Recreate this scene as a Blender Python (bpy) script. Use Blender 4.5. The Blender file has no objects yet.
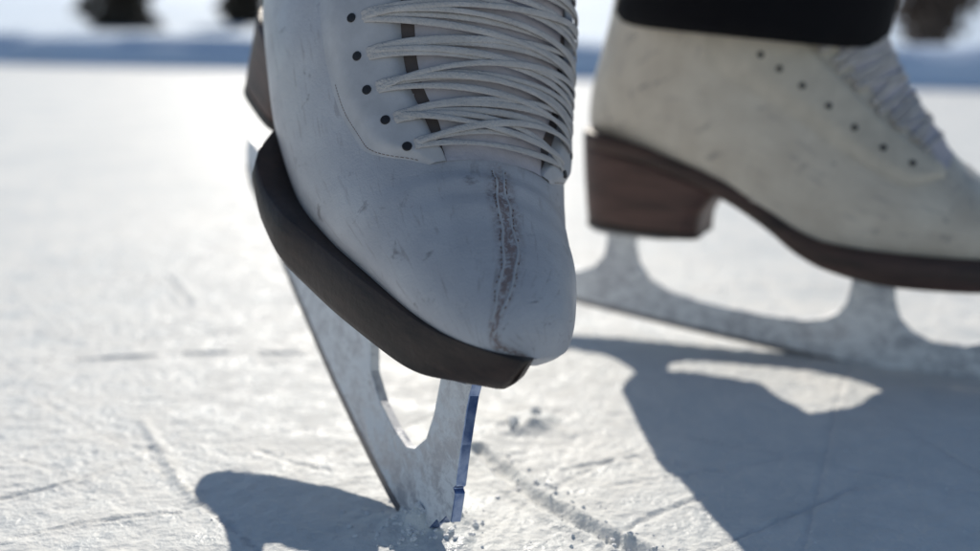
import bpy, math, random
import numpy as np
from mathutils import Matrix, Vector

random.seed(4); RNG = np.random.default_rng(11)
scene = bpy.context.scene
COL = scene.collection
CM = 0.01

# ------------------------------------------------------------------ camera numbers
FPX, HCM, YH, ROLL = 1008.0, 17.2, 41.0, math.radians(1.0)
PIT = math.atan((275.5 - YH) / FPX)

def gnd(px, py):
    """point of the ice (cm) that a photograph pixel shows; used to measure the place"""
    a, b = px - 490.0, py - 275.5
    c, s = math.cos(ROLL), math.sin(ROLL)
    x, y = c * a + s * b, -s * a + c * b
    d = np.array([x / FPX, math.cos(PIT) - y / FPX * math.sin(PIT), -math.sin(PIT) - y / FPX * math.cos(PIT)])
    t = -HCM / d[2]
    return d[0] * t, d[1] * t

# ------------------------------------------------------------------ small helpers
def pchip(xs, ys, q):
    xs = np.asarray(xs, float); ys = np.asarray(ys, float); q = np.asarray(q, float)
    h = np.diff(xs); d = np.diff(ys) / h
    m = np.zeros_like(ys)
    m[0], m[-1] = d[0], d[-1]
    for i in range(1, len(xs) - 1):
        if d[i - 1] * d[i] > 0:
            w1, w2 = 2 * h[i] + h[i - 1], h[i] + 2 * h[i - 1]
            m[i] = (w1 + w2) / (w1 / d[i - 1] + w2 / d[i])
    i = np.clip(np.searchsorted(xs, q) - 1, 0, len(xs) - 2)
    t = np.clip((q - xs[i]) / h[i], 0, 1)
    h00 = 2 * t**3 - 3 * t**2 + 1; h10 = t**3 - 2 * t**2 + t
    h01 = -2 * t**3 + 3 * t**2; h11 = t**3 - t**2
    return h00 * ys[i] + h10 * h[i] * m[i] + h01 * ys[i + 1] + h11 * h[i] * m[i + 1]

def crom(xs, ys, q):
    """smooth (Catmull-Rom) interpolation"""
    xs = np.asarray(xs, float); ys = np.asarray(ys, float); q = np.asarray(q, float)
    m = np.gradient(ys, xs)
    h = np.diff(xs)
    i = np.clip(np.searchsorted(xs, q) - 1, 0, len(xs) - 2)
    t = np.clip((q - xs[i]) / h[i], 0, 1)
    h00 = 2 * t**3 - 3 * t**2 + 1; h10 = t**3 - 2 * t**2 + t
    h01 = -2 * t**3 + 3 * t**2; h11 = t**3 - t**2
    return h00 * ys[i] + h10 * h[i] * m[i] + h01 * ys[i + 1] + h11 * h[i] * m[i + 1]

def sstep(a, b, x):
    t = np.clip((np.asarray(x, float) - a) / (b - a), 0, 1)
    return t * t * (3 - 2 * t)

_GRID = {}
def vnoise(x, y, cell, seed):
    """smooth value noise in -1..1"""
    if seed not in _GRID: _GRID[seed] = np.random.default_rng(seed).random((512, 512)) * 2 - 1
    g = _GRID[seed]
    X, Y = x / cell, y / cell
    xi, yi = np.floor(X).astype(int), np.floor(Y).astype(int)
    fx, fy = X - xi, Y - yi
    fx = fx * fx * (3 - 2 * fx); fy = fy * fy * (3 - 2 * fy)
    a = g[xi % 512, yi % 512]; b = g[(xi + 1) % 512, yi % 512]
    c = g[xi % 512, (yi + 1) % 512]; d = g[(xi + 1) % 512, (yi + 1) % 512]
    return (a * (1 - fx) + b * fx) * (1 - fy) + (c * (1 - fx) + d * fx) * fy

def mesh_obj(name, V, F, mat=None, parent=None, smooth=True, uv=None, flip=False):
    V = np.asarray(V, float)
    if flip:
        F = [tuple(reversed(f)) for f in F]
    me = bpy.data.meshes.new(name)
    me.from_pydata([tuple(v) for v in V], [], [tuple(int(i) for i in f) for f in F])
    if uv is not None:
        lay = me.uv_layers.new(name='UVMap')
        li = np.zeros(len(me.loops), dtype=np.int32)
        me.loops.foreach_get('vertex_index', li)
        lay.data.foreach_set('uv', np.asarray(uv, float)[li].astype(np.float32).ravel())
    if smooth:
        me.polygons.foreach_set('use_smooth', [True] * len(me.polygons))
    me.update()
    o = bpy.data.objects.new(name, me)
    COL.objects.link(o)
    if mat is not None:
        me.materials.append(mat)
    if parent is not None:
        o.parent = parent
    return o

def tag(o, label, cat, group=None, kind=None):
    if label: o['label'] = label
    if cat: o['category'] = cat
    if group: o['group'] = group
    if kind: o['kind'] = kind
    return o

def grid_faces(nu, nv, close_v=False):
    F = []
    for i in range(nu - 1):
        for j in range(nv if close_v else nv - 1):
            k = (j + 1) % nv
            F.append((i * nv + j, i * nv + k, (i + 1) * nv + k, (i + 1) * nv + j))
    return F

# ------------------------------------------------------------------ materials
def new_mat(name):
    m = bpy.data.materials.new(name); m.use_nodes = True
    nt = m.node_tree
    return m, nt, nt.nodes['Principled BSDF']

def N(nt, typ, **kw):
    n = nt.nodes.new(typ)
    for k, v in kw.items():
        if k.startswith('i_'):
            n.inputs[k[2:].replace('_', ' ')].default_value = v
        else:
            setattr(n, k, v)
    return n

def noise(nt, scale, detail=4, rough=.6, vec=None, dist=0.0):
    n = N(nt, 'ShaderNodeTexNoise')
    n.inputs['Scale'].default_value = scale; n.inputs['Detail'].default_value = detail
    n.inputs['Roughness'].default_value = rough; n.inputs['Distortion'].default_value = dist
    if vec is not None: nt.links.new(vec, n.inputs['Vector'])
    return n.outputs['Fac']

def ramp(nt, fac, stops):
    r = N(nt, 'ShaderNodeValToRGB')
    e = r.color_ramp.elements
    while len(e) < len(stops): e.new(.5)
    for el, (p, c) in zip(e, stops):
        el.position = p; el.color = (*c, 1) if len(c) == 3 else c
    nt.links.new(fac, r.inputs['Fac'])
    return r.outputs['Color']

def mth(nt, op, a, b=None, c=None):
    n = N(nt, 'ShaderNodeMath', operation=op)
    for i, v in enumerate((a, b, c)):
        if v is None: continue
        if isinstance(v, (int, float)): n.inputs[i].default_value = v
        else: nt.links.new(v, n.inputs[i])
    return n.outputs[0]

def mix(nt, fac, a, b):
    n = N(nt, 'ShaderNodeMix', data_type='RGBA')
    for sock, v in ((n.inputs[0], fac), (n.inputs[6], a), (n.inputs[7], b)):
        if isinstance(v, (int, float)): sock.default_value = v
        elif isinstance(v, tuple): sock.default_value = (*v, 1)
        else: nt.links.new(v, sock)
    return n.outputs[2]

def bump(nt, bsdf, h, strength, dist):
    b = N(nt, 'ShaderNodeBump'); b.inputs['Strength'].default_value = strength
    b.inputs['Distance'].default_value = dist
    nt.links.new(h, b.inputs['Height']); nt.links.new(b.outputs[0], bsdf.inputs['Normal'])

def objco(nt):
    return N(nt, 'ShaderNodeTexCoord').outputs['Object']

def mat_leather(name, c0, c1):
    m, nt, b = new_mat(name)
    L = nt.links
    co = objco(nt)
    sep = N(nt, 'ShaderNodeSeparateXYZ'); L.new(co, sep.inputs[0])
    uv = N(nt, 'ShaderNodeUVMap').outputs[0]
    su = N(nt, 'ShaderNodeSeparateXYZ'); L.new(uv, su.inputs[0])
    U, Vv = su.outputs[0], su.outputs[1]
    base = ramp(nt, noise(nt, 60, 5, .6, co), [(.3, c0), (.7, c1)])
    # scuffs: rubbed dirt on the toe next to the centre seam, and a few short scrapes
    st = N(nt, 'ShaderNodeMapping'); st.inputs['Scale'].default_value = (120, 62, 1); L.new(uv, st.inputs[0])
    n1 = noise(nt, 1.0, 6, .72, st.outputs[0], .8)
    dist = mth(nt, 'ABSOLUTE', mth(nt, 'SUBTRACT', Vv, .5))           # tenths of a cm x 100
    band = mth(nt, 'MAXIMUM', mth(nt, 'SUBTRACT', 1.0, mth(nt, 'MULTIPLY', dist, 25.0)), 0.0)
    ulim = N(nt, 'ShaderNodeMapRange', interpolation_type='SMOOTHSTEP'); ulim.inputs[1].default_value = .36; ulim.inputs[2].default_value = .27
    L.new(U, ulim.inputs[0])
    f = mth(nt, 'MULTIPLY', mth(nt, 'MULTIPLY', band, ulim.outputs[0]), mth(nt, 'MULTIPLY', mth(nt, 'MAXIMUM', mth(nt, 'SUBTRACT', n1, .40), 0.0), 6.5))
    f = mth(nt, 'MINIMUM', f, .75)
    col = mix(nt, f, base, (.17, .095, .075))
    st2 = N(nt, 'ShaderNodeMapping'); st2.inputs['Scale'].default_value = (46, 14, 1); st2.inputs['Rotation'].default_value = (0, 0, .5)
    L.new(uv, st2.inputs[0])
    n2 = noise(nt, .8, 5, .7, st2.outputs[0], .4)
    f2 = mth(nt, 'MINIMUM', mth(nt, 'MULTIPLY', mth(nt, 'MAXIMUM', mth(nt, 'SUBTRACT', n2, .605), 0.0), 7.0), .6)
    col = mix(nt, f2, col, (.15, .13, .135))
    # a little dirt where leather meets the sole
    st3 = N(nt, 'ShaderNodeMapping'); st3.inputs['Scale'].default_value = (22, 60, 1); st3.inputs['Rotation'].default_value = (0, 0, -.7); L.new(uv, st3.inputs[0])
    n3 = noise(nt, .9, 4, .65, st3.outputs[0], .3)
    f3 = mth(nt, 'MINIMUM', mth(nt, 'MULTIPLY', mth(nt, 'MAXIMUM', mth(nt, 'SUBTRACT', n3, .575), 0.0), 4.0), .4)
    col = mix(nt, f3, col, (.26, .23, .23))
    L.new(col, b.inputs['Base Color'])
    rgh = ramp(nt, noise(nt, 45, 4, .6, co), [(.35, (.32, .32, .32)), (.7, (.55, .55, .55))]); L.new(rgh, b.inputs['Roughness'])
    b.inputs['Roughness'].default_value = .42
    b.inputs['Specular IOR Level'].default_value = .45
    wr = N(nt, 'ShaderNodeMapping'); wr.inputs['Scale'].default_value = (34, 6, 1); wr.inputs['Rotation'].default_value = (0, 0, .25); L.new(uv, wr.inputs[0])
    wrk = ramp(nt, noise(nt, 1.0, 4, .6, wr.outputs[0], 1.2), [(.40, (1, 1, 1)), (.47, (.35, .35, .35)), (.52, (1, 1, 1))])
    h = mth(nt, 'ADD', mth(nt, 'MULTIPLY', noise(nt, 1100, 3, .6, co), .35), mth(nt, 'MULTIPLY', noise(nt, 110, 5, .65, co), .9))
    h = mth(nt, 'ADD', h, mth(nt, 'MULTIPLY', wrk, .10))
    bump(nt, b, h, .5, .0009)
    return m

def mat_cloth(name, col, rough=.9, scale=700, bmp=.4):
    m, nt, b = new_mat(name)
    co = objco(nt)
    c = ramp(nt, noise(nt, 120, 4, .6, co), [(.25, tuple(x * .8 for x in col)), (.75, col)])
    nt.links.new(c, b.inputs['Base Color'])
    b.inputs['Roughness'].default_value = rough
    b.inputs['Specular IOR Level'].default_value = .2
    bump(nt, b, noise(nt, scale, 2, .6, co), bmp, .0006)
    return m

def mat_sole(name, c0, c1, rough):
    m, nt, b = new_mat(name)
    co = objco(nt)
    mp = N(nt, 'ShaderNodeMapping'); mp.inputs['Scale'].default_value = (.35, 1, 2.5); nt.links.new(co, mp.inputs[0])
    c = ramp(nt, noise(nt, 70, 5, .65, mp.outputs[0]), [(.3, c0), (.72, c1)])
    nt.links.new(c, b.inputs['Base Color'])
    b.inputs['Roughness'].default_value = rough
    bump(nt, b, noise(nt, 260, 4, .65, co), .5, .0008)
    return m

def mat_steel():
    m, nt, b = new_mat('frosted_steel')
    co = objco(nt)
    mpx = N(nt, 'ShaderNodeMapping'); mpx.inputs['Rotation'].default_value = (0, .5, 0); mpx.inputs['Scale'].default_value = (.8, 1, 1.15); nt.links.new(co, mpx.inputs[0])
    fr = noise(nt, 190, 6, .72, mpx.outputs[0], .5)
    fr2 = noise(nt, 42, 4, .65, mpx.outputs[0], .6)
    f = mth(nt, 'ADD', mth(nt, 'MULTIPLY', fr, .6), mth(nt, 'MULTIPLY', fr2, .4))
    rub = ramp(nt, f, [(.43, (0, 0, 0)), (.55, (1, 1, 1))])
    col = mix(nt, rub, (.44, .455, .50), (.83, .84, .86))
    nt.links.new(col, b.inputs['Base Color'])
    met = ramp(nt, f, [(.44, (.45, .45, .45)), (.6, (.05, .05, .05))])
    nt.links.new(met, b.inputs['Metallic'])
    rg = ramp(nt, f, [(.44, (.33, .33, .33)), (.6, (.8, .8, .8))])
    nt.links.new(rg, b.inputs['Roughness'])
    bump(nt, b, f, .55, .0010)
    return m

def mat_chrome_sky():
    m, nt, b = new_mat('sky_tinted_steel')
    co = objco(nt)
    c = ramp(nt, noise(nt, 160, 4, .6, co), [(.35, (.10, .16, .32)), (.7, (.34, .42, .60))])  # reflected sky blue painted into the base colour
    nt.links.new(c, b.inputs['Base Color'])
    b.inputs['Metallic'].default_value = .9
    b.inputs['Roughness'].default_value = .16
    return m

def mat_plain(name, col, rough=.6, metal=0.0):
    m, nt, b = new_mat(name)
    c = ramp(nt, noise(nt, 150, 3, .6, objco(nt)), [(.2, tuple(x * .75 for x in col)), (.8, col)])
    nt.links.new(c, b.inputs['Base Color'])
    b.inputs['Roughness'].default_value = rough; b.inputs['Metallic'].default_value = metal
    return m

def mat_ice():
    m, nt, b = new_mat('rough_white_ice')
    L = nt.links
    co = objco(nt)
    big = noise(nt, 7, 5, .6, co)
    med = noise(nt, 55, 5, .65, co)
    fine = noise(nt, 420, 3, .7, co)
    f = mth(nt, 'ADD', mth(nt, 'MULTIPLY', big, .45), mth(nt, 'MULTIPLY', med, .55))
    col = ramp(nt, f, [(.36, (.64, .67, .68)), (.58, (.82, .82, .795))])
    L.new(col, b.inputs['Base Color'])
    rg = ramp(nt, med, [(.38, (.30, .30, .30)), (.6, (.75, .75, .75))])
    L.new(rg, b.inputs['Roughness'])
    b.inputs['Specular IOR Level'].default_value = .24
    b.inputs['IOR'].default_value = 1.31
    vor = N(nt, 'ShaderNodeTexVoronoi'); vor.inputs['Scale'].default_value = 330; L.new(co, vor.inputs['Vector'])
    h = mth(nt, 'ADD', mth(nt, 'MULTIPLY', fine, 1.1), mth(nt, 'MULTIPLY', vor.outputs['Distance'], .7))
    h = mth(nt, 'ADD', h, mth(nt, 'MULTIPLY', med, 1.2))
    bump(nt, b, h, .45, .0012)
    return m

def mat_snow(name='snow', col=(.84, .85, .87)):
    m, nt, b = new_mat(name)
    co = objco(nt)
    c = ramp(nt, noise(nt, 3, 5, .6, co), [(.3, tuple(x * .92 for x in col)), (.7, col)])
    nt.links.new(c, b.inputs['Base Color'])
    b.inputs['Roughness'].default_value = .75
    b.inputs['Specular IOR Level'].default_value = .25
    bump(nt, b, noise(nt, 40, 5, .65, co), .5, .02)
    return m

def mat_clear_ice():
    m, nt, b = new_mat('clear_ice_crumbs')
    co = objco(nt)
    c = ramp(nt, noise(nt, 200, 3, .6, co), [(.3, (.80, .84, .88)), (.7, (.92, .93, .94))])
    nt.links.new(c, b.inputs['Base Color'])
    b.inputs['Roughness'].default_value = .18
    b.inputs['IOR'].default_value = 1.31
    b.inputs['Transmission Weight'].default_value = .35
    return m

M = dict(edge=mat_plain('contact_shade_steel', (.20, .19, .20), .32, .7),
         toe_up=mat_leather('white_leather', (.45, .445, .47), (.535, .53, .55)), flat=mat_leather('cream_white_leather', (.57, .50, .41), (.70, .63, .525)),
         gap_shade=mat_plain('brown_gap_shade', (.13, .105, .10), .9),
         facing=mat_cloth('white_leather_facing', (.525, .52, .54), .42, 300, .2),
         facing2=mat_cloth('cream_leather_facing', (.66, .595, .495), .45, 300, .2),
         tongue=mat_cloth('tongue_felt', (.56, .53, .57), .95, 420, .6),
         lace=mat_cloth('cotton_lace', (.58, .55, .535), .95, 1100, 1.0),
         sole=mat_sole('dark_sole_leather', (.010, .007, .006), (.060, .036, .028), .55),
         sole2=mat_sole('brown_sole_leather', (.018, .010, .008), (.085, .045, .035), .55),
         heel=mat_sole('brown_stacked_heel', (.045, .021, .017), (.125, .062, .048), .5),
         steel=mat_steel(), chrome=mat_chrome_sky(),
         hole=mat_plain('dark_eyelet', (.018, .016, .018), .5),
         plate=mat_plain('grey_steel_plate', (.35, .35, .37), .35, .9),
         thread=mat_plain('brown_thread', (.22, .15, .12), .8),
         black=mat_cloth('black_wool', (.006, .006, .008), .95, 800, .5),
         ice=mat_ice(), snow=mat_snow(), bank=mat_snow('shade_blue_snow', (.60, .73, .92)), hill=mat_snow('far_snow', (.70, .82, .95)), crumb=mat_clear_ice(),  # bank colour has the blue of its shaded face mixed in
         bark=mat_plain('dark_bark', (.10, .07, .055), .9),
         needle=mat_plain('spruce_needles', (.14, .115, .085), .7),
         dry=mat_plain('dry_brown_leaves', (.18, .13, .10), .8))

# ------------------------------------------------------------------ the boot surface
#        I(top/front) x, z     O(bottom/back) x, z     half width  blend  centre y
ST = [(13.66, 7.62, 13.68, 7.52, 0.08, 0, .10),
      (13.20, 8.50, 13.40, 7.10, 1.55, 0, .10),
      (12.50, 9.15, 12.70, 6.98, 2.45, 0, .10),
      (11.30, 9.75, 11.50, 6.95, 3.35, 0, .08),
      (9.80, 10.30, 9.90, 6.85, 4.05, 0, .05),
      (8.30, 11.05, 7.70, 6.75, 4.45, 0, 0),
      (6.95, 12.15, 5.00, 6.72, 4.55, 0, 0),
      (5.75, 13.45, 2.00, 6.85, 4.40, 0, 0),
      (4.70, 14.80, -1.30, 8.15, 4.00, 0, 0),
      (3.90, 16.10, -4.20, 9.55, 3.80, .1, 0),
      (3.25, 17.30, -7.50, 10.65, 3.75, .2, 0),
      (2.75, 18.50, -10.3, 11.25, 3.75, .5, 0),
      (2.35, 19.70, -12.3, 11.60, 3.80, .9, 0),
      (2.05, 20.90, -12.6, 13.60, 3.95, 1, 0),
      (1.85, 22.20, -12.1, 16.20, 4.15, 1, 0),
      (1.75, 24.20, -11.6, 19.20, 4.35, 1, 0),
      (1.75, 27.00, -11.4, 24.20, 4.55, 1, 0),
      (1.90, 29.00, -11.4, 28.00, 4.65, 1, 0)]
ST = np.array(ST); NST = len(ST)

SOLE_X = [-12.75, -12.6, -12.0, -11.0, -9.0, -6.0, -3.0, -1.5, 0.0, 3.0, 5.5, 8.0, 10.0, 11.8, 13.0, 13.65, 13.95]
SOLE_W = [0.05, 1.2, 2.4, 3.1, 3.4, 3.35, 3.45, 3.7, 4.0, 4.7, 4.9, 4.75, 4.3, 3.5, 2.45, 1.45, 0.05]
TOP_X = [-12.8, -8.7, -7.5, -4.1, -1.3, .3, 1.9, 5.0, 9.0, 11.5, 13.95]
TOP_Z = [11.75, 11.1, 10.75, 9.65, 8.3, 7.45, 6.98, 6.85, 6.95, 7.2, 7.55]
BOT_Z = [10.9, 10.2, 9.85, 8.65, 7.2, 6.15, 5.55, 5.15, 5.30, 5.65, 6.25]

SHAPES = {
    # front boot: measured from the photograph (toe turned up, ankle rolled inward)
    'toe_up': dict(c=[-.60, -.56, -.53, -.45, -.30, -.16, .13, .42, .55, .62, .75, .7, .52, .38, .28, .23, .17, .14],
                   w=[.08, 1.2, 1.95, 2.7, 3.42, 3.95, 4.68, 5.17, 5.5, 5.7, 5.6, 5.3, 5.03, 4.89, 4.81, 4.78, 4.74, 4.77],
                   top=[11.75, 11.1, 10.75, 9.69, 8.35, 7.55, 7.22, 7.29, 7.64, 7.86, 8.39],
                   bot=[10.9, 10.2, 9.95, 8.85, 7.50, 6.55, 5.90, 5.43, 5.80, 6.16, 7.0],
                   lat=[.05, 1.2, 2.2, 2.6, 2.5, 2.6, 3.2, 4.4, 5.3, 5.2, 4.57, 4.11, 3.61, 2.97, 2.2, 1.65, 1.25],
                   med=[.05, 1.2, 2.4, 2.9, 3.0, 3.0, 3.4, 3.6, 3.9, 4.2, 4.0, 3.3, 2.15, .9, -.1, -.7, -1.1],
                   heel=7.25, eye=[6.18, 6.83, 7.49, 8.15, 8.9, 9.65, 10.4, 11.2, 12.0, 12.9], eyev=[.25, .305, .335, .345, .345, .35]),
    'flat': dict(c=[.1, .1, .1, .08, .05] + [0] * 13, w=None, heel=6.45, top=None, bot=None, lat=None, med=None,
                 eye=[6.65, 7.4, 8.2, 9.05, 9.9, 10.75, 11.6, 12.5], eyev=[.335, .355, .375, .39, .40, .42]),
}

class Boot:
    """S(u, v): u in 0..NST-1 from toe to collar; v in -1..1, 0 = top centre, +-1 = bottom centre line"""
    def __init__(s, m, shape):             # m = +1 right foot (outer side at -y), -1 left foot
        s.m = m; d = SHAPES[shape]; s.tuck = .72 if shape == 'toe_up' else .06
        s.ST = ST.copy(); s.ST[:, 6] = d['c']
        s.top = d['top'] or TOP_Z; s.bot = d['bot'] or BOT_Z
        s.lat = d['lat'] or SOLE_W; s.med = d['med'] or SOLE_W
        s.heel = d['heel']; s.eye = d['eye']; s.eyev = d['eyev']
        if d['w']: s.ST[:, 4] = d['w']
        for r in range(9):                 # the upper follows the sole it is built on
            dz = float(pchip(TOP_X, s.top, [s.ST[r, 2]])[0] - pchip(TOP_X, TOP_Z, [s.ST[r, 2]])[0])
            s.ST[r, 3] += dz
            if r < 6: s.ST[r, 1] += .9 * dz
    def sole_top(s, x): return pchip(TOP_X, s.top, x)
    def sole_bot(s, x): return pchip(TOP_X, s.bot, x)
    def eye_v(s, u): return pchip([6.0, 6.85, 7.5, 8.2, 9, 17], s.eyev, u)
    def edge_v(s, u): return s.eye_v(u) - pchip([5.6, 6.1, 7, 9, 17], [.09, .085, .095, .10, .095], u)
    def seam_v(s, u): return pchip([1.0, 1.3, 2.1, 3.4, 5.2, 6], [-.56, -.48, -.22, -.05, -.01, .0], u)
    def width(s, u): return pchip(np.arange(NST), s.ST[:, 4], u)
    def S(s, u, v, off=0.0):
        u = np.asarray(u, float); v = np.asarray(v, float)
        u, v = np.broadcast_arrays(u, v)
        P = s.raw(u, v)
        if np.any(np.asarray(off) != 0):
            P = P + s.normal(u, v) * np.asarray(off)[..., None] if np.ndim(off) else P + s.normal(u, v) * off
        return P
    def raw(s, u, v):
        k = np.arange(NST)
        c = [crom(k, s.ST[:, i], np.clip(u, 0, NST - 1)) for i in range(7)]
        w = pchip(k, s.ST[:, 4], np.clip(u, 0, NST - 1)); kb = np.clip(pchip(k, s.ST[:, 5], u), 0, 1)
        t = (1 - np.cos(np.pi * np.abs(v))) / 2
        tm = .72
        g0 = np.where(t < tm, np.sqrt(np.clip(1 - np.clip(1 - t / tm, 0, 1)**2.15, 0, 1)), 1 - np.where(v > 0, s.tuck * np.clip((t - .6) / .4, 0, 1)**2.2, s.tuck * .18 * np.clip((t - tm) / (1 - tm), 0, 1)**2))
        g1 = np.clip(1 - np.abs(2 * t - 1)**2.25, 0, 1)**.5
        g = g0 * (1 - kb) + g1 * kb
        x = c[0] + (c[2] - c[0]) * t; z = c[1] + (c[3] - c[1]) * t
        y = (c[6] + np.sign(v) * w * g) * s.m
        # soft flex creases over the ball, below the laces
        cr = np.exp(-((u - 5.1) / .9)**2) * np.exp(-(v / .42)**2)
        z = z + cr * .045 * np.sin(u * 9.0 + 1.6 * v + 1.2 * np.sin(5 * v))
        return np.stack([x, y, z], -1)
    def normal(s, u, v, e=.01):
        a = s.raw(np.clip(u + e, 0, NST - 1), v) - s.raw(np.clip(u - e, 0, NST - 1), v)
        b = s.raw(u, v + e) - s.raw(u, v - e)
        n = np.cross(a, b) * s.m
        n = n / (np.linalg.norm(n, axis=-1, keepdims=True) + 1e-9)
        return -n

def tube(path, nrm, rw, rh, n=8, caps=True):
    """flattened tube along a path; nrm = surface normals"""
    P = np.asarray(path, float); Nn = np.asarray(nrm, float)
    T = np.gradient(P, axis=0); T /= np.linalg.norm(T, axis=1, keepdims=True) + 1e-12
    B = np.cross(T, Nn); B /= np.linalg.norm(B, axis=1, keepdims=True) + 1e-12
    Nn = np.cross(B, T)
    a = np.linspace(0, 2 * np.pi, n, endpoint=False)
    rw = np.broadcast_to(rw, len(P)); rh = np.broadcast_to(rh, len(P))
    V = P[:, None] + B[:, None] * (np.cos(a)[None, :, None] * rw[:, None, None]) + Nn[:, None] * (np.sin(a)[None, :, None] * rh[:, None, None])
    F = grid_faces(len(P), n, True)
    if caps:
        F.append(tuple(range(n - 1, -1, -1))); F.append(tuple((len(P) - 1) * n + i for i in range(n)))
    return V.reshape(-1, 3), F

class MB:
    def __init__(s): s.V = []; s.F = []; s.n = 0
    def add(s, V, F):
        V = np.asarray(V, float)
        s.F += [tuple(i + s.n for i in f) for f in F]; s.V.append(V); s.n += len(V)
    def obj(s, name, mat, parent=None, smooth=True, flip=False, sc=CM):
        return mesh_obj(name, np.concatenate(s.V) * sc, s.F, mat, parent, smooth, flip=flip)

def bevel(o, w, seg=2):
    b = o.modifiers.new('bevel', 'BEVEL'); b.width = w; b.segments = seg; b.limit_method = 'ANGLE'; b.angle_limit = math.radians(40)

def build_skate(label, m, shape, drop, loc, rot):
    root = bpy.data.objects.new('figure_skate', None); COL.objects.link(root)
    root.empty_display_size = .03
    tag(root, label, 'ice skate', 'white figure skates')
    B = Boot(m, shape); fl = m < 0; edge_v, eye_v, sole_top, sole_bot, EYE_U = B.edge_v, B.eye_v, B.sole_top, B.sole_bot, B.eye
    # upper
    nu, nv = 190, 96
    uu = np.concatenate([np.linspace(0, 1, 22)[:-1]**2.0, np.linspace(1, NST - 1, nu - 21)])
    vv = np.linspace(-1, 1, nv + 1)[:-1]
    U, Vg = np.meshgrid(uu, vv, indexing='ij')
    P = B.S(U, Vg)
    F = grid_faces(len(uu), nv, True)
    F.append(tuple(range(nv)))
    uvs = np.stack([U / (NST - 1), (Vg - B.seam_v(U)) * (B.width(U) + 2.2) * .1 + .5], -1).reshape(-1, 2)   # V: distance from the toe seam
    up = mesh_obj('boot_upper', P.reshape(-1, 3) * CM, F, M[shape], root, uv=uvs, flip=fl)
    up.data.materials.append(M['gap_shade'])               # dark brown painted in for the shade in the gap beside the tongue
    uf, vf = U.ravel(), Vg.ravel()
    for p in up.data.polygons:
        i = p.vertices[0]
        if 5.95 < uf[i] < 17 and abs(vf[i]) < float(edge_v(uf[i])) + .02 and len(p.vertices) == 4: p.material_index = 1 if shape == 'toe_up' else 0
    # tongue: padded strip between the facings
    nu2, nv2 = 90, 26
    u2 = np.linspace(5.75, 16.9, nu2); s2 = np.linspace(-1, 1, nv2)
    U2, S2 = np.meshgrid(u2, s2, indexing='ij')
    V2 = S2 * (edge_v(U2) - np.where(S2 > 0, .05, .03) * sstep(5.9, 6.6, U2) * np.abs(S2))
    off = .03 + .17 * (1 - S2**6) * sstep(5.75, 6.6, U2) + .035 * np.sin(U2 * 5.2 + 2 * S2) * (1 - S2**2)
    mesh_obj('tongue', B.S(U2, V2, off).reshape(-1, 3) * CM, grid_faces(nu2, nv2), M['tongue'], root, flip=not fl)
    # facings with eyelets
    for sgn in (-1, 1):
        nu3, nv3 = 90, 14
        u3 = np.linspace(5.75, 16.95, nu3); s3 = np.linspace(0, 1, nv3)
        U3, S3 = np.meshgrid(u3, s3, indexing='ij')
        e = edge_v(U3); outer = e + .20 * sstep(5.3, 6.6, U3)
        V3 = (e + (outer - e) * S3) * sgn
        th = .30 * np.where(S3 < .12, np.sqrt(np.clip(1 - (1 - S3 / .12)**2, 0, 1)), 1) * (1 - sstep(.62, 1, S3) * 1.08) * (.2 + .8 * sstep(5.75, 6.1, U3))
        top = B.S(U3, V3, th + .012)
        MBf = MB()
        Fg = grid_faces(nu3, nv3)
        MBf.add(top.reshape(-1, 3), Fg if sgn * m > 0 else [tuple(reversed(f)) for f in Fg])
        # edge wall down to the tongue
        lo = B.S(U3[:, 0], V3[:, 0], .0)
        wall = np.stack([lo, top[:, 0]], 1)
        Fw = grid_faces(nu3, 2)
        MBf.add(wall.reshape(-1, 3), Fw if sgn * m > 0 else [tuple(reversed(f)) for f in Fw])
        fo = MBf.obj('lace_facing', M['facing' if shape == 'toe_up' else 'facing2'], root)
        # double row of stitching along the outer seam
        st = MB()
        for q in (.90,):
            us = np.linspace(5.9, 7.9, 80)
            vs = (edge_v(us) + .20 * sstep(5.3, 6.6, us) * q) * sgn
            p = B.S(us, vs, .05); nn = B.normal(us, vs)
            for k in range(0, 80 - 2, 2):
                a, b = p[k], p[k] + (p[k + 1] - p[k]) * 1.3
                Vt, Ft = tube(np.linspace(a, b, 3), np.repeat(nn[k:k + 1], 3, 0), .013, .010, 5)
                st.add(Vt, Ft)
        st.obj('stitching', M['thread'], fo)
        for ue in EYE_U:
            p = B.S(np.array([ue]), np.array([eye_v(ue) * sgn]), .33)[0]
            n = B.normal(np.array([ue]), np.array([eye_v(ue) * sgn]))[0]
            t1 = np.cross(n, [0, 1, 0]); t1 /= np.linalg.norm(t1); t2 = np.cross(n, t1)
            mb = MB(); a = np.linspace(0, 2 * np.pi, 14, endpoint=False)
            rings = [(.165, -.04), (.17, .01), (.145, .03), (.115, .015), (.10, .02), (.0, .02)]
            Vv = np.concatenate([p + (np.cos(a)[:, None] * t1 + np.sin(a)[:, None] * t2) * r + n * h for r, h in rings])
            Ff = []
            for i in range(len(rings) - 1):
                for j in range(14):
                    k = (j + 1) % 14
                    Ff.append((i * 14 + j, i * 14 + k, (i + 1) * 14 + k, (i + 1) * 14 + j))
            mb.add(Vv, Ff)
            mb.obj('eyelet', M['hole'], fo)
    # lace: bars with crossings
    lb = MB(); LW = .115 if shape == 'toe_up' else .10; DU = EYE_U[1] - EYE_U[0]
    rng = random.Random(7 + int(m))
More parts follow.
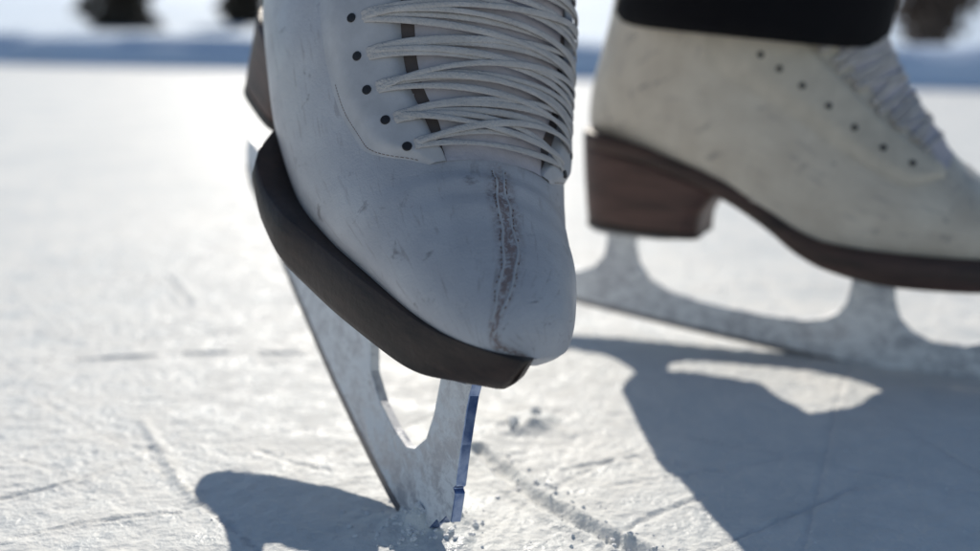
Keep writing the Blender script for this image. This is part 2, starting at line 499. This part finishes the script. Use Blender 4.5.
    def strand(u0, v0, u1, v1, lift, sag=0.0):
        n = 46; s = np.linspace(0, 1, n)
        us = u0 + (u1 - u0) * s + sag * np.sin(np.pi * s); vs = v0 + (v1 - v0) * s
        h = (.31 if shape == 'toe_up' else .20) + (1 if shape == 'toe_up' else .45) * lift * np.clip(np.sin(np.pi * s), 0, 1)**.55
        h[0] = .14; h[-1] = .14; h[1] = .32; h[-2] = .32
        p = B.S(us, vs, h); nn = B.normal(us, vs)
        tw = LW * (1 + .15 * np.sin(s * 9 + rng.random() * 6))
        lb.add(*tube(p, nn, tw, LW * .34, 10))
    for i, ue in enumerate(EYE_U):
        e = float(eye_v(ue) if shape == 'toe_up' else edge_v(ue)); r = lambda a: rng.uniform(-1.7 * a, 1.7 * a) * DU
        strand(ue + .05, -e + .012, ue + .3 * DU + r(.1), e - .01, .16, r(.1))
        strand(ue - .02, -e + .012, ue + .05 * DU + r(.15), e, .12, -.06 * DU + r(.14))
        if i > 0:
            ep = float(eye_v(EYE_U[i - 1]) if shape == 'toe_up' else edge_v(EYE_U[i - 1])); up_ = EYE_U[i - 1]
            strand(ue - .10 * DU, -e + .016, up_ + .1 * DU + r(.1), ep - .01, .20, r(.16))
            strand(ue + .06 * DU, -e + .02, up_ + .4 * DU + r(.15), ep - .006, .27, r(.2))
            strand(ue, e - .01, up_ + r(.1), -ep + .016, .30 if i % 2 else .16, r(.12))
    lb.obj('lace', M['lace'], root)
    # toe seam: raised double ridge with brown thread
    sm = MB()
    us = np.linspace(1.7, 5.55, 150)
    half = (.18 - .08 * sstep(2.5, 5.2, us) + .02 * np.sin(us * 6)) / (B.width(us) + 2.2)
    for sg in (-1, 1):
        vs = B.seam_v(us) + sg * half
        sm.add(*tube(B.S(us, vs, .0), B.normal(us, vs), .05, .008, 7))
    so = sm.obj('toe_seam', M['facing'], root)
    th = MB()
    for sg in (-1, 1):
        for k in range(0, 146, 4):
            if rng.random() < .5: continue
            uk = us[k:k + 3] + rng.uniform(-.015, .015); vk = B.seam_v(uk) + sg * half[k:k + 3] * rng.uniform(1.2, 1.45)
            th.add(*tube(B.S(uk, vk, .018), B.normal(uk, vk), .017, .014, 5))
    th.obj('thread', M['thread'], so)
    # sole
    xs = np.concatenate([-12.75 + 3.0 * (1 - np.cos(np.linspace(0, np.pi / 2, 16)))[:-1], np.linspace(-9.75, 10.0, 46)[:-1], 13.95 - 3.95 * (1 - np.sin(np.linspace(0, np.pi / 2, 22)))])
    prof = [(1.0, .0), (1.0, .55), (.985, .82), (.955, .94), (.90, 1.0)]      # (width share, depth share) from top edge down
    rows = []
    for x in xs:
        wl = float(pchip(SOLE_X, B.lat, x)) + .08; wm = float(pchip(SOLE_X, B.med, x)) + .08; zt = float(sole_top(x)); zb = float(sole_bot(x))
        r = [(x, -.0, zt + .02)]
        side = [(a, zt + (zb - zt) * b) for a, b in [(.985, -.03)] + prof]
        mid, hw = (wm - wl) / 2, (wm + wl) / 2
        tb = .55 * sstep(10.5, 13.9, x)
        back_off = lambda z: x - tb * min(1, max(0, (zt - z) / (zt - zb)))**2.2
        rows.append([(back_off(z), mid - hw * a, z) for a, z in side] + [(back_off(z), mid + hw * a, z) for a, z in reversed(side)])
    R = np.array(rows); R[..., 1] *= m
    nr = R.shape[1]
    F = grid_faces(len(xs), nr, True) + [tuple(range(nr - 1, -1, -1)), tuple((len(xs) - 1) * nr + i for i in range(nr))]
    mesh_obj('sole', R.reshape(-1, 3) * CM, F, M['sole' if shape == 'toe_up' else 'sole2'], root, flip=not fl)
    # heel block
    ang = np.linspace(0, 2 * np.pi, 64, endpoint=False)
    rows = []
    for t in np.linspace(0, 1, 9):
        ring = []
        x0, x1 = -12.72 + .55 * t**1.2, -4.15 - .75 * sstep(0, .8, t)
        for a in ang:
            xx = (x0 + x1) / 2 + (x1 - x0) / 2 * np.sign(np.cos(a)) * abs(np.cos(a))**(.42 if np.cos(a) > 0 else .8)
            wy = (3.30 - .22 * t) * np.sign(np.sin(a)) * abs(np.sin(a))**(.35 if np.cos(a) > 0 else .75)
            if np.cos(a) > .5: xx -= .35 * (1 - (wy / 3.3)**2)       # concave breast
            z0 = float(sole_bot(min(xx, -4.1))) + .05
            ring.append((xx, wy * m, z0 + (B.heel - z0) * t))
        rows.append(ring)
    R = np.array(rows)
    mesh_h = mesh_obj('heel', R.reshape(-1, 3) * CM, grid_faces(9, 64, True) + [tuple(range(63, -1, -1)), tuple(8 * 64 + i for i in range(64))], M['heel'], root, flip=not fl)
    bevel(mesh_h, .0012)
    lift = MB()                                         # dark rubber top lift under the heel
    ring = R[-1].copy()
    V = np.concatenate([ring * [1, 1, 0] + [0, 0, B.heel + .02], ring * [1, 1, 0] + [0, 0, B.heel - .35]])
    lift.add(V, grid_faces(2, 64, True) + [tuple(range(63, -1, -1)), tuple(64 + i for i in range(64))])
    lift.obj('heel_lift', M['sole'], mesh_h, smooth=False, flip=not fl)
    # blade: profile polygon, extruded
    prof = [(-15.2, 2.55), (-15.05, 2.05), (-14.3, 1.4), (-13.2, 1.0), (-11, .76), (-9, .57), (-7, .39), (-5, .2), (-2.8, .03), (-.4, -.18), (2, -.38), (4.2, -.53), (6.5, -.66), (8.6, -.72), (9.6, -.68),
            (10.0, -.95), (10.65, -1.05), (11.0, -.55), (11.15, -.62), (11.45, -.1), (11.65, -.15), (11.85, .32), (12.05, .28), (12.25, .75), (12.6, .8), (12.2, 1.78),
            (12.02, 1.86), (12.1, 2.0), (11.83, 2.65), (11.52, 3.4), (11.18, 4.2), (10.9, 4.9), (10.8, 5.45), (8.55, 5.2), (8.65, 4.3), (9.15, 3.3), (9.3, 2.5), (9.05, 1.85), (8.5, 1.55), (7.6, 1.6), (6.6, 1.95), (5.9, 2.6), (5.55, 3.4), (5.4, 4.2), (5.4, 5.3),
            (3.1, 5.55), (3.12, 4.3), (3.0, 3.2), (2.6, 2.5), (1.9, 2.05), (.6, 1.78), (-1.5, 1.78), (-3.5, 1.92), (-5.6, 2.15), (-7.2, 2.5), (-8.3, 3.05), (-8.95, 3.9), (-9.25, 4.9), (-9.3, B.heel - .3),
            (-11.1, B.heel - .3), (-11.02, 5.0), (-11.15, 4.1), (-11.7, 3.4), (-12.6, 3.0), (-13.6, 2.85), (-14.6, 2.85), (-15.05, 2.75)]
    if shape == 'toe_up':                               # slimmer front stanchion
        prof[33:37] = [(8.9, 5.2), (9.0, 4.3), (9.4, 3.3), (9.5, 2.5)]
        prof[50:57] = [(.2, 2.75), (-1.5, 2.85), (-3.5, 3.0), (-5.6, 3.2), (-7.2, 3.4), (-8.3, 3.7), (-8.95, 4.3)]
        prof[39:50] = [(7.3, 1.5), (5.8, 1.62), (4.4, 2.0), (3.6, 2.8), (3.35, 3.7), (3.3, 5.6), (1.2, 6.0), (1.2, 4.3), (1.1, 3.6), (.9, 3.1), (.6, 2.85)]
    else:
        prof[33:39] = [(9.75, 5.3), (9.85, 4.3), (10.3, 3.3), (10.4, 2.6), (10.1, 1.9), (9.2, 1.6)]
    pr = np.array(prof)
    pr[:, 1] -= drop * np.clip((4.6 - pr[:, 1]) / 3.0, 0, 1) * (1 - sstep(10.4, 12.2, pr[:, 0])) * sstep(-19, 4, pr[:, 0])
    n = len(pr); hw = .21
    V = np.array([(x, s * hw, z) for s in (-1, 1) for x, z in pr])
    F = [tuple(range(n)), tuple(n + i for i in range(n - 1, -1, -1))] + [(i, i + n, (i + 1) % n + n, (i + 1) % n) for i in range(n)]
    bl = mesh_obj('blade', V * CM, F, M['steel'], root, smooth=False)
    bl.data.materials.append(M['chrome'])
    for p in bl.data.polygons:                          # polished front face of the toe pick, sky reflection painted blue
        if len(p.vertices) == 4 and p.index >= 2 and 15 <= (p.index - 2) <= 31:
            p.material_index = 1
    bm_fix(bl)
    lo = pr[2:15]; hi = lo + [[0, .30]]  # dark strip added along the blade bottom, standing in for its contact shadow
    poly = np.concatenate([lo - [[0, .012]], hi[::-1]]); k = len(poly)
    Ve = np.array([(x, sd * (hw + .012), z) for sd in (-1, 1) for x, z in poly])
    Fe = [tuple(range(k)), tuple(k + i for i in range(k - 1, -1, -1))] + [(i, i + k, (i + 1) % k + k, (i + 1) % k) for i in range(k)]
    eg = mesh_obj('contact_shade_strip', Ve * CM, Fe, M['edge'], bl, smooth=False); bm_fix(eg)
    bevel(bl, .0003, 1)
    # mounting plates with screws
    for xa, xb, w in ((2.2, 11.6, 2.7), (-11.9, -6.3, 2.2)):
        xs2 = np.linspace(xa, xb, 20); mb = MB(); rows = []
        for x in xs2:
            e = (x - (xa + xb) / 2) / ((xb - xa) / 2)
            ww = w * (1 - abs(e)**4 * .6)
            zt = float(sole_bot(x)) - .01 if xa > 0 else B.heel - .36
            wr = max(.4, min(ww, float(pchip(SOLE_X, B.med, x)) - .6))
            rows.append([(x, -ww * m, zt), (x, -ww * m, zt - .3), (x, wr * m, zt - .3), (x, wr * m, zt)])
        R = np.array(rows)
        mb.add(R.reshape(-1, 3), grid_faces(20, 4, True) + [(3, 2, 1, 0), tuple(76 + i for i in range(4))])
        pl = mb.obj('mounting_plate', M['plate'], bl, smooth=False); bm_fix(pl)
    root.matrix_world = Matrix.Translation(Vector(loc) * CM) @ Matrix(rot).to_4x4()
    return root

import bmesh
def bm_fix(o):
    bm = bmesh.new(); bm.from_mesh(o.data)
    bmesh.ops.recalc_face_normals(bm, faces=bm.faces)
    bm.to_mesh(o.data); bm.free()

def rotm(h, p, r):
    h, p, r = map(math.radians, (h, p, r))
    return (Matrix.Rotation(h, 3, 'Z') @ Matrix.Rotation(p, 3, 'Y') @ Matrix.Rotation(r, 3, 'X'))

POSE_F = ((-6.95, 42.34, 4.45), rotm(-61.57, 18.9, -11.31))
POSE_B = ((17.13, 55.77, 0.25), rotm(-22.78, 1.36, -1.27))
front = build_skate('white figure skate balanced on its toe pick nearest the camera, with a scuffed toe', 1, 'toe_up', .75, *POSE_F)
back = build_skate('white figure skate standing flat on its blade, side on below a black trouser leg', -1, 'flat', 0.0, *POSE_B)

def world(pose, p):
    v = pose[1] @ Vector(p) + Vector(pose[0]); return np.array(v)

# ------------------------------------------------------------------ the skater's trousers
def trousers():
    root = bpy.data.objects.new('person', None); COL.objects.link(root)
    h1 = world(POSE_B, (-4.2, 0, 17.3)); h2 = world(POSE_F, (-4.5, 0, 26.5))
    hip = np.array([4.0, 66.0, 86.0])
    mb = MB()
    def leg(h0, knee, hp, heading, a0, b0):
        n = 40; s = np.linspace(0, 1, n)
        c = np.array([(1 - t)**2 * h0 + 2 * t * (1 - t) * (2 * knee - (h0 + hp) / 2) + t * t * hp for t in s])
        a = pchip([0, .15, .5, 1], [a0, a0 * .97, 8.3, 10.5], s); b = pchip([0, .15, .5, 1], [b0, b0 * 1.0, 8.0, 10.0], s)
        ca, sa = math.cos(heading), math.sin(heading)
        th = np.linspace(0, 2 * np.pi, 48, endpoint=False)
        V = []
        for i in range(n):
            w = 1 + .025 * np.sin(3 * th + i * .5) * (1 - s[i])
            x = a[i] * np.cos(th) * w; y = b[i] * np.sin(th) * w
            V.append(np.stack([c[i, 0] + x * ca - y * sa, c[i, 1] + x * sa + y * ca, np.full_like(x, c[i, 2]) - (x * .085 if i < 3 else 0)], 1))
        V = np.concatenate(V)
        mb.add(V, grid_faces(n, 48, True) + [tuple(range(47, -1, -1)), tuple((n - 1) * 48 + i for i in range(48))])
    leg(h1, np.array([14.0, 58.0, 48.0]), hip + [6, 2, 0], math.radians(-22), 7.5, 6.0)
    leg(h2, np.array([-3.0, 48.0, 52.0]), hip - [5, 3, 0], math.radians(-60), 8.0, 6.6)
    # hips
    n = 14; s = np.linspace(0, 1, n); th = np.linspace(0, 2 * np.pi, 48, endpoint=False); V = []
    for i in range(n):
        r = math.sqrt(max(0, 1 - (2 * s[i] - 1)**4)) * .98 + .02
        V.append(np.stack([hip[0] + 17 * r * np.cos(th), hip[1] + 12.5 * r * np.sin(th), np.full_like(th, hip[2] - 10 + 26 * s[i])], 1))
    mb.add(np.concatenate(V), grid_faces(n, 48, True) + [tuple(range(47, -1, -1)), tuple((n - 1) * 48 + i for i in range(48))])
    o = mb.obj('trousers', M['black'], root)
    r = o.modifiers.new('join', 'REMESH'); r.mode = 'VOXEL'; r.voxel_size = .006; r.use_smooth_shade = True
    tag(root, 'skater in loose black trousers standing in both white skates', 'person')
trousers()

# ------------------------------------------------------------------ the ice
def spaced(dense0, dense1, step, lo, hi, g):
    a = list(np.arange(dense0, dense1, step))
    s = step; x = a[0]
    left = []
    while x > lo:
        s *= g; x -= s; left.append(x)
    s = step; x = a[-1]; right = []
    while x < hi:
        s *= g; x += s; right.append(x)
    return np.array(left[::-1] + a + right)

GROOVES = [  # polyline in photo pixels, half width cm, depth cm (negative = raised ridge)
    ([(478, 448), (520, 486), (572, 520), (650, 556)], .30, .30),
    ([(140, 418), (160, 446), (178, 478), (196, 500)], .16, -.14),
    ([(0, 497), (60, 484), (115, 468), (150, 448)], .12, .08),
    ([(255, 450), (290, 462), (330, 470)], .14, .07),
    ([(80, 359), (120, 357), (152, 356)], .16, .15),
    ([(186, 353), (226, 352)], .16, .14),
    ([(262, 352), (300, 352)], .16, .12),
    ([(168, 276), (178, 288), (190, 304)], .2, .14),
    ([(560, 470), (640, 455), (720, 470)], .12, .07),
    ([(600, 551), (640, 520), (700, 498)], .12, .09),
    ([(0, 540), (90, 520), (180, 512)], .09, .07),
    ([(20, 390), (140, 455), (260, 551)], .07, .06),
    ([(330, 300), (240, 330), (60, 345)], .1, .07),
    ([(470, 545), (530, 500), (620, 455), (660, 440)], .08, .06),
    ([(0, 250), (240, 215)], .14, .07),
    ([(0, 160), (240, 190)], .2, .08),
    ([(590, 430), (650, 470), (700, 530)], .08, .05),
    ([(20, 300), (200, 262), (330, 250)], .12, .06),
    ([(0, 420), (120, 400), (240, 395)], .08, .05),
]
_rc = random.Random(21)
CUTS = []
for _ in range(46):
    cx, cy, an, ln = _rc.uniform(-26, 28), _rc.uniform(26, 90), _rc.gauss(.5, .8), _rc.uniform(6, 30)
    CUTS.append((np.array([cx - ln * math.cos(an), cy - ln * math.sin(an)]), np.array([cx + ln * math.cos(an), cy + ln * math.sin(an)]), _rc.uniform(.07, .13), _rc.uniform(.025, .07)))
def ice_height(x, y):
    """cm in, cm out"""
    r = np.hypot(x, y)
    fade = 1 / (1 + (r / 220.0)**2)
    h = .055 * vnoise(x, y, 4.3, 1) + .028 * vnoise(x + 9, y, 1.7, 2) + .03 * vnoise(x, y + 5, .75, 3) * (.6 + .6 * vnoise(x, y, 6, 8)) + .035 * vnoise(x, y, .36, 4)
    h += .25 * vnoise(x, y, 60, 5) * (1 - fade)
    h *= fade
    for pts, wd, dp in GROOVES:
        g = np.array([gnd(*p) for p in pts])
        dmin = np.full(x.shape, 1e9)
        for a, b in zip(g[:-1], g[1:]):
            ab = b - a; t = np.clip(((x - a[0]) * ab[0] + (y - a[1]) * ab[1]) / (ab @ ab), 0, 1)
            dmin = np.minimum(dmin, np.hypot(x - a[0] - t * ab[0], y - a[1] - t * ab[1]))
        dmin = dmin + .12 * vnoise(x, y, .9, 12)
        ww = wd
        h += -dp * np.exp(-(dmin / ww)**2) + (abs(dp) * .45 * np.exp(-((dmin - 2.0 * ww) / (ww * .8))**2) if dp > 0 else 0)
    wob = .25 * vnoise(x, y, 8, 31) + .05 * vnoise(x, y, .7, 32)
    for a, b, ww, dp in CUTS:
        ab = b - a; t = np.clip(((x - a[0]) * ab[0] + (y - a[1]) * ab[1]) / (ab @ ab), 0, 1)
        dm = np.abs(np.hypot(x - a[0] - t * ab[0], y - a[1] - t * ab[1]) + wob * .5)
        h += -dp * np.exp(-(dm / ww)**2) + dp * .4 * np.exp(-((dm - 2 * ww) / ww)**2)
    # snow scraped up round the planted toe pick
    tx, ty = PICK
    d = np.hypot(x - tx - .3, (y - ty + .3))
    h += .6 * np.exp(-(d / 1.25)**2) * (.75 + .8 * vnoise(x, y, .6, 21)) + .16 * np.exp(-(d / 2.6)**2) * (.6 + vnoise(x, y, .9, 22))
    cx, cy = gnd(522, 425)
    d2 = np.hypot((x - cx) / 1.3, y - cy)
    h += .42 * np.exp(-(d2 / 1.3)**2) * (.8 + .9 * vnoise(x, y, .7, 23))
    return h - .05

pw = world(POSE_F, (10.6, 0, -1.3))
PICK = (pw[0], pw[1])
xs = spaced(-34, 34, .15, -30000, 30000, 1.09)
ys = spaced(24, 72, .13, -2500, 60000, 1.07)
X, Y = np.meshgrid(xs, ys, indexing='ij')
Z = ice_height(X, Y)
V = np.stack([X, Y, Z], -1).reshape(-1, 3) * CM
ice = mesh_obj('ice', V, [], M['ice'])
nx, ny = len(xs), len(ys)
idx = np.arange(nx * ny).reshape(nx, ny)
Q = np.stack([idx[:-1, :-1], idx[1:, :-1], idx[1:, 1:], idx[:-1, 1:]], -1).reshape(-1, 4)
me = bpy.data.meshes.new('ice')
me.vertices.add(len(V)); me.vertices.foreach_set('co', V.astype(np.float32).ravel())
me.loops.add(Q.size); me.loops.foreach_set('vertex_index', Q.astype(np.int32).ravel())
me.polygons.add(len(Q)); me.polygons.foreach_set('loop_start', np.arange(0, Q.size, 4, dtype=np.int32))
me.polygons.foreach_set('use_smooth', np.ones(len(Q), dtype=bool))
me.update(calc_edges=True); me.materials.append(M['ice'])
ice.data = me
tag(ice, 'scratched rough white ice under both skates', 'ice', kind='structure')

# ------------------------------------------------------------------ ice crumbs and chunks
def lump(r, seed, sub=1, flat=.7):
    bm = bmesh.new(); bmesh.ops.create_icosphere(bm, subdivisions=sub, radius=1)
    rg = random.Random(seed)
    V = np.array([v.co[:] for v in bm.verts]); F = [tuple(v.index for v in f.verts) for f in bm.faces]
    bm.free()
    k = np.array([1 + rg.uniform(-.35, .35) for _ in V])
    V = V * k[:, None] * r * np.array([rg.uniform(.7, 1.3), rg.uniform(.7, 1.3), flat])
    a = rg.uniform(0, 6.3); c, s = math.cos(a), math.sin(a)
    V = V @ np.array([[c, -s, 0], [s, c, 0], [0, 0, 1]])
    return V, F
sh = MB()
def put(x, y, r, seed, sub=1):
    z = float(ice_height(np.array([x]), np.array([y]))[0])
    V, F = lump(r, seed, sub); sh.add(V + [x, y, z + r * .25], F)
rg = random.Random(3)
for i in range(170):
    a = rg.uniform(0, 6.28); d = abs(rg.gauss(0, 1.5))
    put(PICK[0] + .4 + d * math.cos(a), PICK[1] - .2 + d * math.sin(a), rg.uniform(.03, .13), i)
for i in range(90):
    px, py = rg.uniform(-40, 1020), 200 + 360 * rg.random()**.7
    x, y = gnd(px, py); put(x, y, rg.uniform(.02, .055) * (.7 + y / 80), 1000 + i)
for i in range(60):
    t = rg.random(); px, py = 480 + 170 * t, 450 + 106 * t
    x, y = gnd(px + rg.gauss(0, 14), py + rg.gauss(0, 7)); put(x, y, rg.uniform(.03, .1), 3000 + i)
o = sh.obj('ice_shavings', M['snow'], smooth=False)
tag(o, 'fine white ice crumbs strewn over the ice around the toe pick', 'ice shavings', kind='stuff')
for i, (px, py, r, lab) in enumerate([(513, 428, .3, 'larger clear ice chunk on the ice just right of the toe pick'),
                                      (536, 414, .25, 'smaller clear ice chunk farther back behind the larger one, right of the toe pick')]):
    x, y = gnd(px, py); V, F = lump(r, 77 + i, 2, .8)
    z = float(ice_height(np.array([x]), np.array([y]))[0])
    tag(mesh_obj('ice_chunk', (V + [x, y, z + r * .3]) * CM, F, M['crumb'], smooth=False), lab, 'ice chunk', 'ice chunks beside the toe pick')

# ------------------------------------------------------------------ snow bank and the far shore
nx, ny = 420, 40
bx = np.linspace(-14, 14, nx); t = np.linspace(0, 1, ny)
Xb, Tb = np.meshgrid(bx, t, indexing='ij')
prof_y = pchip([0, .12, .3, .5, .75, 1], [0, .03, .10, .24, .60, 1.3], t)
prof_z = pchip([0, .12, .3, .5, .75, 1], [-.03, .045, .135, .180, .175, .15], t)
Yb = 5.0 - .286 * Xb + prof_y[None, :] + .10 * vnoise(Xb, Tb, 1.3, 41) * .6
Zb = prof_z[None, :] * (1 + .16 * vnoise(Xb, Tb * 0, .9, 42)) + .02 * vnoise(Xb * 4, Tb * 9, 1, 43) * (Tb > .05)
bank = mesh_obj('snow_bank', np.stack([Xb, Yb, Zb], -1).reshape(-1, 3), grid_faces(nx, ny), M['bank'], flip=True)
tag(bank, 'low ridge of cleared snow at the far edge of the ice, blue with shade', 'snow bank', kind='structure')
gx = np.linspace(-90, 90, 180); gy = np.concatenate([np.linspace(1.5, 40, 90), np.linspace(42, 160, 50)])
Xh, Yh = np.meshgrid(gx, gy, indexing='ij')
base = Yh - (5.0 - .286 * np.clip(Xh, -14, 14))
Zh = .12 + .036 * np.clip(base - 3, 0, None) + .00012 * np.clip(base - 8, 0, None)**2 + .25 * vnoise(Xh, Yh, 7, 51) * sstep(2, 12, base) + .05 * vnoise(Xh, Yh, 2, 52)
Zh = np.where(base < .9, -.05, Zh)
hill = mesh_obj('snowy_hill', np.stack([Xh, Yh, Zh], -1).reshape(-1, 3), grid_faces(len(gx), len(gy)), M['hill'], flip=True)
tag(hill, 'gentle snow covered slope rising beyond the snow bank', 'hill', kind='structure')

def hill_z(x, y):
    i = np.clip(np.searchsorted(gx, x), 1, len(gx) - 1); j = np.clip(np.searchsorted(gy, y), 1, len(gy) - 1)
    return float(Zh[i, j])

def leaf_cloud(n, fn, size, seed):
    rg = random.Random(seed); V = []; F = []
    for k in range(n):
        p, d = fn(rg)
        d = Vector(d).normalized(); s = Vector((rg.gauss(0, 1), rg.gauss(0, 1), rg.gauss(0, 1))).cross(d).normalized()
        L = size * rg.uniform(.6, 1.4); w = L * .32
        p = Vector(p); b = len(V)
        V += [p - s * w * .5, p + d * L * .5 - s * w, p + d * L, p + d * L * .5 + s * w]
        F.append((b, b + 1, b + 2, b + 3))
    return np.array([v[:] for v in V]), F

def tapered(path, r0, r1, n=8):
    P = np.array(path, float); k = len(P)
    return tube(P, np.tile([[.3, .9, .1]], (k, 1)), np.linspace(r0, r1, k), np.linspace(r0, r1, k), n)

def spruce(x, y, h, w, label, seed, lean=0.0, low=.0):
    z = hill_z(x, y)
    root = bpy.data.objects.new('spruce_tree', None); COL.objects.link(root); root.location = (x, y, z)
    tag(root, label, 'tree', 'dark trees on the far shore')
    tr = MB(); tr.add(*tapered([(lean * h * t, 0, h * t - .15 * (t == 0)) for t in np.linspace(0, 1, 8)], w * .10, .02))
    rg0 = random.Random(seed)
    for k in range(60):
        t = low + (1 - low) * rg0.random() * .9; a = rg0.uniform(0, 6.28); r = w * .5 * (1 - t) ** .75
        tr.add(*tapered([(lean * h * t, 0, h * t), (lean * h * t + r * .9 * math.cos(a), r * .9 * math.sin(a), h * t - .12 * r)], .03, .008, 5))
    tr.obj('trunk', M['bark'], root, sc=1)
    def fn(rg):
        t = low + (1 - low) * rg.random()**1.25; a = rg.uniform(0, 6.28)
        layer = .72 + .28 * math.sin(t * h * 9 + a)
        r = w * .5 * (1 - t)**.75 * layer * math.sqrt(rg.random())
        return (lean * h * t + r * math.cos(a), r * math.sin(a), h * t - .25 * r + rg.gauss(0, .02)), (math.cos(a), math.sin(a), -.25 + rg.gauss(0, .3))
    V, F = leaf_cloud(5200, fn, .17, seed)
    mesh_obj('crown', V, F, M['needle'], root, smooth=False)

def shrub(x, y, h, w, label, seed, lean):
    z = hill_z(x, y)
    root = bpy.data.objects.new('dry_shrub', None); COL.objects.link(root); root.location = (x, y, z)
    tag(root, label, 'shrub')
    rg0 = random.Random(seed); tr = MB(); tips = []
    for k in range(26):
        a = rg0.uniform(0, 6.28); sp = rg0.uniform(.1, .5) * w; hh = h * rg0.uniform(.6, 1)
        p = [(0, 0, -.05), (lean * hh * .4 + sp * .4 * math.cos(a), sp * .4 * math.sin(a), hh * .5), (lean * hh + sp * math.cos(a), sp * math.sin(a), hh)]
        q = [np.array(p[0]) * (1 - t)**2 + 2 * t * (1 - t) * np.array(p[1]) + t * t * np.array(p[2]) for t in np.linspace(0, 1, 7)]
        tr.add(*tapered(q, .022, .006, 5)); tips.append(q)
    tr.obj('stem', M['bark'], root, sc=1)
    def fn(rg):
        q = rg.choice(tips); i = rg.randrange(2, 7)
        return tuple(q[i] + np.array([rg.gauss(0, .07), rg.gauss(0, .07), rg.gauss(0, .07)])), (rg.gauss(0, 1), rg.gauss(0, 1), rg.gauss(0, .6))
    V, F = leaf_cloud(3200, fn, .085, seed)
    mesh_obj('foliage', V, F, M['dry'], root, smooth=False)

def far_x(px, y): return (px - 490) / FPX * y / math.cos(PIT) * 1.0
spruce(far_x(136, 17), 17, 5.0, 1.3, 'dark spruce standing alone on the snow at the left, left of both skates', 5)
spruce(far_x(256, 21), 21, 5.0, 1.1, 'dark spruce half hidden behind the heel of the front skate', 6)
shrub(far_x(893, 7.2), 7.2, .95, .78, 'brown dry shrub leaning over the snow bank at the right, behind the flat skate', 9, .3)

# ------------------------------------------------------------------ light
SUN_DIR = Vector((-.16, 1.58, 1.0)).normalized()
elev = math.asin(SUN_DIR.z); azi = math.atan2(SUN_DIR.x, SUN_DIR.y)
w = bpy.data.worlds.new('World'); scene.world = w; w.use_nodes = True
nt = w.node_tree
sky = nt.nodes.new('ShaderNodeTexSky'); sky.sky_type = 'NISHITA'; sky.sun_disc = False
sky.sun_elevation = elev; sky.sun_rotation = azi
sky.air_density = 1.0; sky.dust_density = .15; sky.ozone_density = 1.2
nt.links.new(sky.outputs[0], nt.nodes['Background'].inputs[0])
nt.nodes['Background'].inputs[1].default_value = .085
sl = bpy.data.lights.new('sun', 'SUN'); sl.energy = 4.2; sl.angle = math.radians(.5); sl.color = (1.0, .93, .82)
so = bpy.data.objects.new('sun', sl); COL.objects.link(so)
so.rotation_euler = SUN_DIR.to_track_quat('Z', 'Y').to_euler()

# ------------------------------------------------------------------ camera
cam = bpy.data.cameras.new('camera'); co = bpy.data.objects.new('camera', cam); COL.objects.link(co)
cam.sensor_width = 36; cam.lens = 36 * FPX / 980
cam.clip_start = .01; cam.clip_end = 2000
fw = Vector((0, math.cos(PIT), -math.sin(PIT))); up0 = Vector((0, math.sin(PIT), math.cos(PIT))); rt0 = Vector((1, 0, 0))
c, s = math.cos(ROLL), math.sin(ROLL)
rt = rt0 * c + up0 * s; up = up0 * c - rt0 * s
co.matrix_world = Matrix(((rt.x, up.x, -fw.x, 0), (rt.y, up.y, -fw.y, 0), (rt.z, up.z, -fw.z, HCM * CM), (0, 0, 0, 1)))
cam.dof.use_dof = True; cam.dof.focus_distance = .335; cam.dof.aperture_fstop = 5.0
scene.camera = co

# ------------------------------------------------------------------ render settings
scene.view_settings.view_transform = 'Standard'; scene.view_settings.look = 'None'
scene.view_settings.exposure = .10; scene.view_settings.gamma = 1
scene.view_settings.use_curve_mapping = False
scene.cycles.use_denoising = True
scene.cycles.max_bounces = 8
